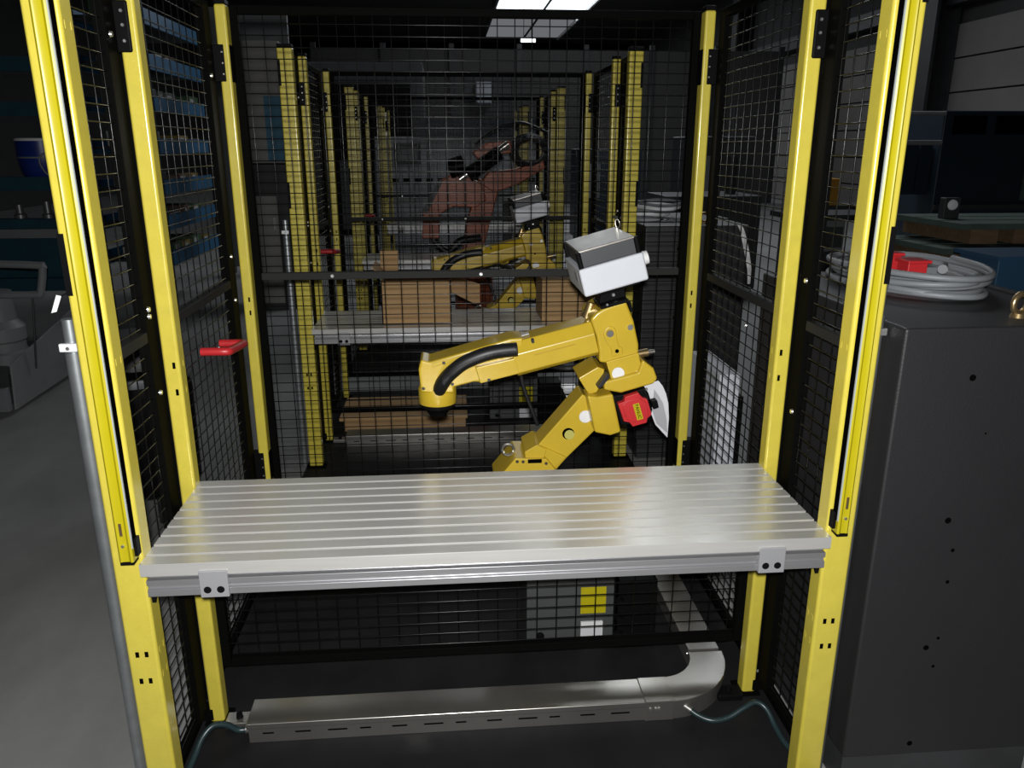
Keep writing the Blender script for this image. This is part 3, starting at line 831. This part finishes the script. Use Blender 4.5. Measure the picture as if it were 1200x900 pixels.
# ------------------------------------------------------------------ cartons on the second table
TZ = 0.644
t = thing('cardboard_carton', (-0.14, 3.5, TZ), 'open brown cardboard carton at the left of the second table', 'box', 'cartons on the second table')
x0, x1, y0, y1, z0, z1 = -0.288, 0.010, 3.352, 3.60, TZ, TZ + 0.19
MB().box(x0, x1, y0, y0 + 0.005, z0, z1).build('front_wall', CARD, t)
MB().box(x0, x1, y1 - 0.005, y1, z0, z1).build('back_wall', CARD, t)
MB().box(x0, x0 + 0.005, y0, y1, z0, z1).build('side_wall', CARD, t)
MB().box(x1 - 0.005, x1, y0, y1, z0, z1).build('side_wall', CARD, t)
MB().box(x0, x1, y0, y1, z0, z0 + 0.005).build('bottom', CARDIN, t)
MB().prism([(0.011, 0.832), (0.140, 0.790), (0.140, 0.705), (0.118, 0.700), (0.011, 0.755)], 3.50, 3.505).build('flap', CARDIN, t)
MB().prism([(y1, z1), (y1 + 0.004, z1 - 0.001), (y1 + 0.05, z1 + 0.09), (y1 + 0.046, z1 + 0.091)], x0 - 0.02, x0 + 0.06, 'X').build('flap', CARD, t)
MB().prism([(x0, z1), (x0 - 0.004, z1 - 0.002), (x0 - 0.04, z1 + 0.05), (x0 - 0.036, z1 + 0.052)], y0 + 0.06, y1).build('flap', CARD, t)
t = thing('cardboard_carton', (0.52, 3.5, TZ), 'brown cardboard carton behind the robot on the second table', 'box', 'cartons on the second table')
MB().box(0.405, 0.645, 3.36, 3.60, TZ, TZ + 0.185).build('body', CARD, t, bevel=0.001)
MB().box(0.405, 0.645, 3.478, 3.482, TZ + 0.185, TZ + 0.187).build('seam', CARDIN, t)
t = thing('cardboard_sheet', (-0.25, 3.9, 0.02), 'flat brown cardboard sheet lying under the second table', 'cardboard')
MB().box(-0.56, 0.08, 3.76, 4.10, 0.064, 0.08).build('sheet', CARD, t)
MB().box(-0.54, 0.07, 3.77, 4.09, 0.0, 0.064).build('sheet_stack', CARDIN, t)

# ------------------------------------------------------------------ orange robot in the third cell
t = thing('orange_robot', (0.2, 6.1, Z0), 'orange red robot arm with looped cables in the third robot cell', 'robot')
MB().lathe([(0.2, 0), (0.2, 0.08), (0.15, 0.12), (0.15, 0.42)], (0.2, 6.15, Z0), n=24).build('base', ORG, t)
MB().prism([(0.09, 0.40), (0.30, 0.40), (0.28, 0.66), (0.40, 1.10), (0.25, 1.15), (0.14, 0.80)], 6.05, 6.22).build('lower_arm', ORG, t, bevel=0.008, seg=3)
MB().prism([(-0.19, 0.72), (-0.175, 0.92), (-0.06, 1.13), (0.08, 1.20), (0.26, 1.12), (0.30, 1.00), (0.22, 0.945), (0.05, 0.955), (-0.05, 0.90), (-0.06, 0.72)], 6.0, 6.2).build('forearm', ORG, t, bevel=0.008, seg=3)
MB().prism([(-0.18, 0.93), (-0.05, 1.15), (-0.02, 1.14), (-0.15, 0.90)], 5.985, 6.0).build('edge_trim', DKG, t)
MB().prism([(0.25, 1.12), (0.32, 1.20), (0.52, 1.22), (0.72, 1.29), (0.74, 1.23), (0.55, 1.12), (0.36, 1.05)], 6.02, 6.2).build('rear_arm', ORG, t, bevel=0.008, seg=3)
MB().prism([(0.20, 1.34), (0.32, 1.41), (0.48, 1.42), (0.50, 1.34), (0.36, 1.32), (0.26, 1.27)], 6.05, 6.2).build('top_arm', ORG, t, bevel=0.008, seg=3)
MB().cyl((0.02, 6.0, 1.22), (0.14, 6.0, 1.26), 0.07, n=18).build('motor', BPL, t, bevel=0.006)
MB().cyl((0.10, 5.98, 1.15), (0.46, 5.98, 1.40), 0.028, n=14).build('balance_tube', CHROME, t)
MB().cyl((0.16, 5.96, 1.18), (0.40, 5.96, 1.34), 0.055, n=14).build('cylinder', BPL, t)
for k in range(4):
    rr = 0.10 + 0.012 * k
    MB().tube([(0.62 + rr * math.cos(a), 5.98 + 0.03 * k, 1.35 + rr * 0.85 * math.sin(a)) for a in [2 * PI * i / 28 for i in range(28)]], 0.013, n=8, cyc=True).build('cable_loop', RUB, t)
MB().tube(smooth_path([(0.22, 6.0, 1.40), (0.36, 6.0, 1.50), (0.55, 6.0, 1.55), (0.75, 6.0, 1.48)], 8), 0.010, n=8).build('cable', RUB, t)
MB().tube(smooth_path([(-0.10, 6.0, 0.70), (0.0, 5.98, 0.62), (0.1, 5.98, 0.70), (0.25, 6.0, 0.72)], 8), 0.03, n=10).build('gripper_hose', RUB, t)

# ------------------------------------------------------------------ blue rack left of the cells
rk = thing('storage_rack', (-2.4, 7.2, 0), 'blue storage rack along the left aisle with loaded shelves', 'rack')
RZ = (0.52, 0.80, 1.075, 1.385, 1.70, 1.995, 2.31)
for y in (6.5, 8.05):
    for x in (-2.23, -2.75):
        MB().box(x - 0.03, x + 0.03, y - 0.03, y + 0.03, 0, 2.6).build('upright', DKG, rk)
for z in RZ:
    MB().box(-2.225, -2.195, 6.53, 8.02, z - 0.055, z + 0.055).build('beam', RBLUE, rk)
    MB().box(-2.78, -2.755, 6.53, 8.02, z - 0.055, z + 0.055).build('beam', RBLUE, rk)
    MB().box(-2.755, -2.225, 6.53, 8.02, z - 0.02, z).build('shelf', DKG, rk)
itm = [mat('item_steel', (0.22, 0.22, 0.22), 0.4, metal=0.6), mat('item_ochre', (0.25, 0.17, 0.04), 0.6), mat('item_white', (0.5, 0.5, 0.48), 0.6), mat('item_brown', (0.10, 0.06, 0.04), 0.7), mat('item_green', (0.06, 0.12, 0.06), 0.6)]
WHERE = ('lowest', 'second', 'third', 'fourth', 'fifth', 'sixth', 'top')
COLN = ('steel', 'ochre', 'white', 'brown', 'green')
ORD = ('nearest', 'second', 'third', 'fourth', 'fifth', 'sixth', 'seventh')
for k, z in enumerate(RZ):
    y = 6.62
    q = 0
    while y < 7.8 and q < 7:
        w_ = rnd.uniform(0.10, 0.28)
        hh = rnd.uniform(0.05, 0.12)
        ci = rnd.randrange(5)
        t = thing('storage_bin', (-2.4, y + w_ / 2, z), '%s %s bin, counted from the near end of the %s blue rack shelf' % (ORD[q], COLN[ci], WHERE[k]), 'bin', 'bins on the blue rack')
        MB().box(-2.62, -2.29, y, y + w_, z, z + hh).build('bin_body', itm[ci], t, bevel=0.006)
        MB().box(-2.29, -2.285, y + 0.01, y + w_ * 0.5, z + hh * 0.35, z + hh * 0.8).build('label_holder', itm[2 if ci != 2 else 0], t)
        y += w_ + rnd.uniform(0.03, 0.12)
        q += 1

# dark rack and tub at the far left
t = thing('tool_rack', (-3.0, 6.0, 0), 'dark teal open rack at the far left edge', 'rack')
for z in (0.45, 0.86, 1.14, 1.62, 1.90):
    MB().box(-4.2, -2.62, 5.75, 5.80, z - 0.045, z + 0.045).build('beam', TEAL, t)
    MB().box(-4.2, -2.62, 5.80, 6.3, z - 0.02, z + 0.01).build('shelf', DKG, t)
for x in (-4.2, -2.64):
    MB().box(x - 0.04, x + 0.04, 5.75, 6.3, 0, 2.3).build('upright', DKG, t)
MB().box(-4.1, -2.7, 5.9, 5.95, 0.47, 0.80).build('back_sheet', TEAL, t)
MB().box(-4.2, -2.62, 5.70, 5.745, 0.78, 0.84).build('grey_rail', GREYM, t)
t = thing('blue_tub', (-2.78, 5.95, 1.18), 'round blue tub with white rim on the dark rack', 'tub')
MB().lathe([(0.11, 0), (0.145, 0.06), (0.16, 0.16), (0.158, 0.27)], (-2.80, 5.95, 1.15), n=28).build('tub_body', BAGB, t)
MB().lathe([(0.162, 0.27), (0.162, 0.285), (0.15, 0.29), (0.15, 0.27)], (-2.80, 5.95, 1.15), n=28).build('rim', WHITE, t)
MB().lathe([(0.1595, 0.155), (0.1615, 0.16), (0.1595, 0.168)], (-2.80, 5.95, 1.15), n=28).build('band', CABLE, t)
MB().tube(smooth_path([(-2.72, 5.80, 1.34), (-2.75, 5.79, 1.31), (-2.75, 5.79, 1.26), (-2.72, 5.80, 1.2), (-2.68, 5.82, 1.17)], 5), 0.006, n=6).build('handle', CABLE, t)
for k in range(4):
    t = thing('metal_part', (-3.4 + 0.19 * k, 5.95, 0.87), ('tall turned metal part on the dark rack, furthest from the blue tub', 'second turned metal part from the far left on the dark rack', 'third turned metal part from the far left on the dark rack', 'turned metal part on the dark rack nearest below the blue tub')[k], 'metal part', 'dark metal parts on the dark rack')
    MB().lathe([(0.04, 0), (0.04, 0.05), (0.025, 0.06), (0.025, 0.12 + 0.02 * (k % 2))], (-3.4 + 0.19 * k, 5.95, 0.87), n=14).build('turned_body', itm[0], t)

# grey sheet metal machine cart at the left
t = thing('machine_cart', (-2.6, 4.6, 0), 'grey sheet metal machine cart standing on the left floor', 'cart')
MB().prism([(4.19, 0.03), (5.0, 0.05), (5.0, 0.425), (4.22, 0.27)], -2.335, -2.325, 'X').build('side_plate', mat('grey_cart_paint', (0.20, 0.20, 0.205), 0.45, noise=0.08), t, bevel=0.002)
MB().box(-3.4, -2.34, 4.15, 4.19, 0.03, 0.16).build('front_rail', GREYM, t, bevel=0.003)
MB().box(-3.4, -2.34, 4.19, 4.21, 0.16, 0.27).build('front_plate', DKG, t)
MB().box(-3.4, -2.34, 4.21, 5.0, 0.06, 0.22).build('bed', DKG, t)
MB().lathe([(0.13, 0), (0.13, 0.06), (0.115, 0.07), (0.115, 0.12), (0.125, 0.13), (0.125, 0.2), (0.09, 0.24), (0.085, 0.40)], (-2.50, 4.5, 0.22), n=22).build('motor', GREYM, t)
MB().box(-3.2, -2.75, 4.5, 4.95, 0.22, 0.62).build('gearbox', GREYM, t, bevel=0.02)
MB().tube(smooth_path([(-2.9, 4.4, 0.79), (-2.5, 4.4, 0.785), (-2.19, 4.4, 0.772), (-2.17, 4.4, 0.755), (-2.20, 4.4, 0.63), (-2.22, 4.4, 0.615), (-2.4, 4.4, 0.615), (-2.9, 4.4, 0.615)], 3), 0.020, n=12).build('frame_tube', GREYM, t)
MB().cyl((-2.25, 4.41, 0.615), (-2.30, 4.41, 0.20), 0.006, n=8).build('rod', DKG, t)
MB().cyl((-2.9, 4.4, 0.2), (-2.9, 4.4, 0.80), 0.02, n=10).build('frame_tube', GREYM, t)
for x, y in ((-2.5, 4.3), (-2.5, 4.9), (-3.2, 4.3), (-3.2, 4.9)):
    MB().box(x - 0.05, x + 0.05, y - 0.05, y + 0.05, 0, 0.06).build('foot', BPL, t)

# black drum vacuum outside the left mesh door
t = thing('drum_vacuum', (-1.15, 2.95, 0), 'black drum vacuum with silver latch outside the left door', 'vacuum cleaner')
MB().lathe([(0.13, 0.10), (0.175, 0.13), (0.18, 0.50), (0.165, 0.58), (0.12, 0.60)], (-1.17, 2.95, 0), n=28).build('drum', BPL, t)
MB().lathe([(0.184, 0.55), (0.188, 0.565), (0.184, 0.58)], (-1.17, 2.95, 0), n=28).build('ring', CABLE, t)
MB().lathe([(0.13, 0.60), (0.125, 0.68), (0.10, 0.71)], (-1.17, 2.95, 0), n=24).build('motor_head', DKG, t)
MB().box(-1.02, -1.00, 2.84, 2.87, 0.46, 0.58).build('latch', CHROME, t)
for a in (0.5, 2.1, 3.7, 5.3):
    MB().cyl((-1.17 + 0.13 * math.cos(a), 2.95 + 0.13 * math.sin(a), 0.0), (-1.17 + 0.13 * math.cos(a), 2.95 + 0.13 * math.sin(a), 0.12), 0.03, n=12).build('castor', DKG, t)

# blue locker beyond the second cell
t = thing('steel_locker', (-1.58, 7.0, 0), 'grey steel locker with blue upper door beyond the second cell', 'locker')
LK = mat('locker_grey', (0.26, 0.255, 0.24), 0.5, noise=0.08)
MB().box(-1.75, -1.33, 7.0, 7.4, 0.0, 1.24).build('lower_body', DKG, t, bevel=0.004)
MB().box(-1.75, -1.33, 7.0, 7.4, 1.25, 2.2).build('upper_body', LK, t, bevel=0.004)
MB().box(-1.48, -1.345, 6.985, 7.0, 1.27, 1.78).build('locker_door', mat('locker_blue', (0.035, 0.15, 0.24), 0.5, noise=0.1), t, label='blue upper door')
MB().box(-1.73, -1.44, 6.985, 7.0, 0.06, 0.98).build('locker_door', LK, t)
MB().box(-1.48, -1.465, 6.97, 6.985, 0.7, 0.8).build('handle', ZINC, t)
t = thing('partition_screen', (-2.0, 9.0, 0), 'grey partition screen standing behind the steel locker', 'partition')
MB().box(-2.5, -1.6, 9.0, 9.05, 0.1, 2.75).build('screen_panel', GREYM, t)
for x in (-2.45, -1.65):
    MB().box(x - 0.03, x + 0.03, 8.8, 9.25, 0, 0.1).build('foot', DKG, t)
# ------------------------------------------------------------------ far end of the hall
t = thing('machine_enclosure', (0.1, 10.3, 0), 'light grey machine enclosure at the far end behind the orange robot', 'machine')
LG = mat('light_grey_enclosure', (0.30, 0.31, 0.33), 0.5, noise=0.06)
MB().box(-0.85, 1.25, 10.0, 11.5, 0.1, 1.50).build('body', LG, t, bevel=0.01)
MB().box(-0.85, 1.25, 10.02, 11.5, 0.0, 0.1).build('plinth', DKG, t)
MB().box(-0.62, -0.30, 9.985, 10.0, 1.18, 1.42).build('window_frame', DKG, t)
MB().box(-0.58, -0.34, 9.98, 9.986, 1.22, 1.38).build('pane', GREYM, t)
for x in (-0.2, 0.3, 0.8):
    MB().box(x, x + 0.006, 9.995, 10.0, 0.12, 1.48).build('door_joint', HOLE, t)
for k in range(14):
    MB().box(-0.80 + 0.14 * k, -0.72 + 0.14 * k, 9.988, 10.0, 0.96, 1.01).build('vent', HOLE, t)
MB().box(-0.3, 1.25, 9.95, 10.5, 1.50, 1.70).build('top_duct', DBLUE, t)
t = thing('wall_cabinet', (0.45, 12, 2.0), 'pale metal cabinet hanging high at the far end', 'cabinet')
MB().box(0.46, 0.68, 12.0, 12.3, 1.98, 2.28).build('body', LG, t, bevel=0.005)
MB().box(0.47, 0.565, 11.985, 12.0, 1.99, 2.27).build('cabinet_door', LG, t)
MB().box(0.575, 0.67, 11.985, 12.0, 1.99, 2.27).build('cabinet_door', LG, t)
MB().box(0.3, 1.0, 12.3, 12.4, 0, 2.4).build('support_plate', DKG, t)
t = thing('machine_tool', (-1.5, 13, 0), 'large dark machine tool standing at the far left end', 'machine')
MB().box(-2.6, -0.32, 13.0, 14.6, 0.1, 2.62).build('body', DKG, t, bevel=0.02)
MB().box(-2.4, -0.5, 12.97, 13.0, 1.2, 2.3).build('machine_door', BPL, t)
MB().box(-2.6, -0.32, 13.05, 14.6, 0.0, 0.1).build('plinth', BPL, t)
MB().box(-1.0, -0.9, 12.94, 12.97, 1.5, 1.9).build('handle', ZINC, t)
t = thing('workbench', (0.0, 8.6, 0), 'grey workbench standing behind the fourth table', 'workbench')
MB().box(-0.75, 0.75, 9.0, 9.6, 0.80, 0.84).build('bench_top', LG, t)
for x in (-0.7, 0.7):
    for y in (9.05, 9.55):
        MB().box(x - 0.03, x + 0.03, y - 0.03, y + 0.03, 0, 0.80).build('leg', DKG, t)
MB().box(-0.72, 0.72, 9.05, 9.5, 0.25, 0.28).build('shelf', GREYM, t)
t = thing('partition_wall', (2, 20, 0), 'dark grey partition far behind the cells', 'partition')
for i in range(7):
    MB().box(-3.0 + i * 1.6 + 0.02, -1.4 + i * 1.6 - 0.02, 20.0, 20.1, 0.0, 3.6).build('partition_panel', mat('partition_grey', (0.06, 0.058, 0.057), 0.8, noise=0.1), t, smooth=False)
for i in range(8):
    MB().box(-3.06 + i * 1.6, -2.94 + i * 1.6, 19.92, 20.0, 0.0, 3.7).build('stud', DKG, t, smooth=False)
t = thing('hanging_lamp', (2.4, 22, 4.6), 'small bright lamp hanging below the roof lights', 'lamp')
MB().box(2.0, 2.41, 21.9, 22.1, 3.98, 4.10).build('lamp_housing', DKG, t)
MB().box(2.015, 2.394, 21.88, 21.9, 3.975, 4.085).build('diffuser', SKYL, t)
for x in (2.1, 2.3):
    MB().cyl((x, 22, 4.10), (x, 22, 6.2), 0.008, n=6).build('cord', BPL, t)

# ------------------------------------------------------------------ right side of the hall
t = thing('blue_machine', (5.6, 8.5, 0), 'big dark blue machine with window row at the right wall', 'machine')
MB().box(5.05, 7.6, 8.0, 9.4, 0.0, 1.73).build('body', DBLUE, t, bevel=0.02)
for k in range(5):
    MB().box(5.15 + 0.46 * k, 5.50 + 0.46 * k, 7.985, 8.0, 1.50, 1.68).build('window', HOLE, t)
MB().box(5.05, 7.6, 7.95, 8.0, 0.75, 0.80).build('ledge', DKG, t)
MB().box(6.0, 6.8, 7.97, 8.0, 0.84, 1.40).build('panel_door', GREENP, t)
for z in (1.42, 1.70):
    MB().cyl((4.55, 8.0, z), (5.05, 8.0, z), 0.025, n=8).build('guard_rail', GREYM, t)
MB().cyl((4.55, 8.0, 0), (4.55, 8.0, 1.72), 0.025, n=8).build('guard_post', GREYM, t)
for k in range(3):
    MB().box(4.60 + 0.15 * k, 4.73 + 0.15 * k, 8.1, 8.3, 0.9, 1.40).build('side_board', DBLUE, t)
t = thing('orange_machine', (3.8, 7.4, 0), 'small orange machine on the right beyond the fence', 'machine')
MB().box(3.58, 3.74, 7.4, 7.8, 0.84, 1.09).build('hood', ORNG, t, bevel=0.01)
MB().box(3.60, 3.68, 7.4, 7.6, 0.30, 0.74).build('mast', ORNG, t)
MB().box(3.55, 4.10, 7.45, 7.9, 0.0, 0.35).build('chassis', ORNG, t, bevel=0.02)
MB().box(3.53, 4.15, 7.40, 7.9, 0.74, 0.84).build('deck', DKG, t)
# stacked green pallets with timber bearers
for k, (z, x0, x1) in enumerate(((0.50, 2.80, 4.3), (0.65, 3.05, 4.3), (0.80, 3.15, 4.3))):
    t = thing('loading_pallet', ((x0 + x1) / 2, 5.0, z), ('green topped pallet, lowest of the stack on the right', 'green topped pallet, middle of the stack on the right', 'green topped pallet, topmost of the stack on the right')[k], 'pallet', 'green pallets of the stack')
    for j in range(3):
        MB().box(x0, x1, 4.65 + 0.27 * j, 4.88 + 0.27 * j, z + 0.09, z + 0.125).build('deck_board', GREENP, t)
    for j in range(4):
        xx = x0 + 0.08 + (x1 - x0 - 0.3) * j / 3
        MB().box(xx, xx + 0.18, 4.67, 5.42, z, z + 0.09).build('bearer', WOOD, t)
t = thing('trestle_table', (3.5, 5.0, 0), 'dark trestle table carrying the green pallets', 'table')
MB().box(2.7, 4.4, 4.6, 5.5, 0.46, 0.50).build('table_top', DKG, t)
for x in (2.8, 4.3):
    for y in (4.7, 5.4):
        MB().box(x - 0.04, x + 0.04, y - 0.04, y + 0.04, 0, 0.46).build('leg', DKG, t)
t = thing('blue_crate', (2.8, 3.7, 0.7), 'small blue plastic crate behind the nearest control cabinet', 'crate')
MB().box(2.62, 2.95, 3.55, 3.85, 0.70, 0.86).build('crate_body', mat('crate_blue', (0.03, 0.09, 0.17), 0.5), t, bevel=0.006)
MB().box(2.60, 2.97, 3.53, 3.87, 0.86, 0.88).build('rim', mat('crate_blue', (0, 0, 0)), t)
t = thing('side_table', (2.7, 3.7, 0), 'low wooden table under the small blue crate', 'table')
MB().box(2.2, 3.2, 3.45, 3.95, 0.66, 0.70).build('table_top', WOOD, t)
for x in (2.25, 3.15):
    for y in (3.5, 3.9):
        MB().box(x - 0.03, x + 0.03, y - 0.03, y + 0.03, 0, 0.66).build('leg', DKG, t)
t = thing('parts_cabinet', (2.9, 5.6, 0), 'grey slatted parts cabinet left of the pallet stack', 'cabinet')
MB().box(2.62, 2.95, 5.7, 6.1, 0.0, 0.86).build('body', GREYM, t, bevel=0.005)
for k in range(4):
    MB().box(2.64, 2.93, 5.685, 5.7, 0.12 + 0.18 * k, 0.27 + 0.18 * k).build('drawer', DKG, t)
MB().box(2.55, 3.3, 5.65, 6.15, 0.86, 0.90).build('cabinet_top', DKG, t)
t = thing('flash_reflector', (3.2, 5.1, 1.0), 'small round white reflector standing on the right', 'lamp')
MB().lathe([(0.035, 0), (0.030, -0.01), (0.012, -0.014)], (3.30, 5.0, 1.015), n=20, axis='Y').build('reflector', mat('flash_glare_white', (0.9, 0.92, 0.95), 0.25), t)  # white disc stands in for flash glare off a reflective thing; no lamp
MB().box(3.245, 3.355, 5.0, 5.06, 0.925, 1.06).build('reflector_body', DKG, t, bevel=0.006)
# dark machines behind the right fence
for k, (x0, x1, y, z, m, lb_) in enumerate(((2.9, 3.7, 9.5, 1.5, DKG, 'dark upright press standing beyond the right fence'), (1.9, 2.8, 11.5, 1.35, DBLUE, 'dark blue machine beyond the right fence'), (2.0, 2.9, 7.2, 0.95, DKG, 'low dark bench beyond the right fence'))):
    t = thing('shop_machine', ((x0 + x1) / 2, y, 0), lb_, 'machine')
    MB().box(x0, x1, y, y + 0.8, 0.08, z).build('body', m, t, bevel=0.015)
    MB().box(x0 + 0.05, x1 - 0.05, y + 0.02, y + 0.75, 0, 0.08).build('plinth', BPL, t)
    MB().box(x0 + 0.08, x0 + 0.3, y - 0.02, y, z * 0.5, z * 0.85).build('control_panel', GREYM, t)
    MB().cyl((x1 - 0.2, y + 0.3, z), (x1 - 0.2, y + 0.3, z + 0.35), 0.05, n=12).build('column', m, t)
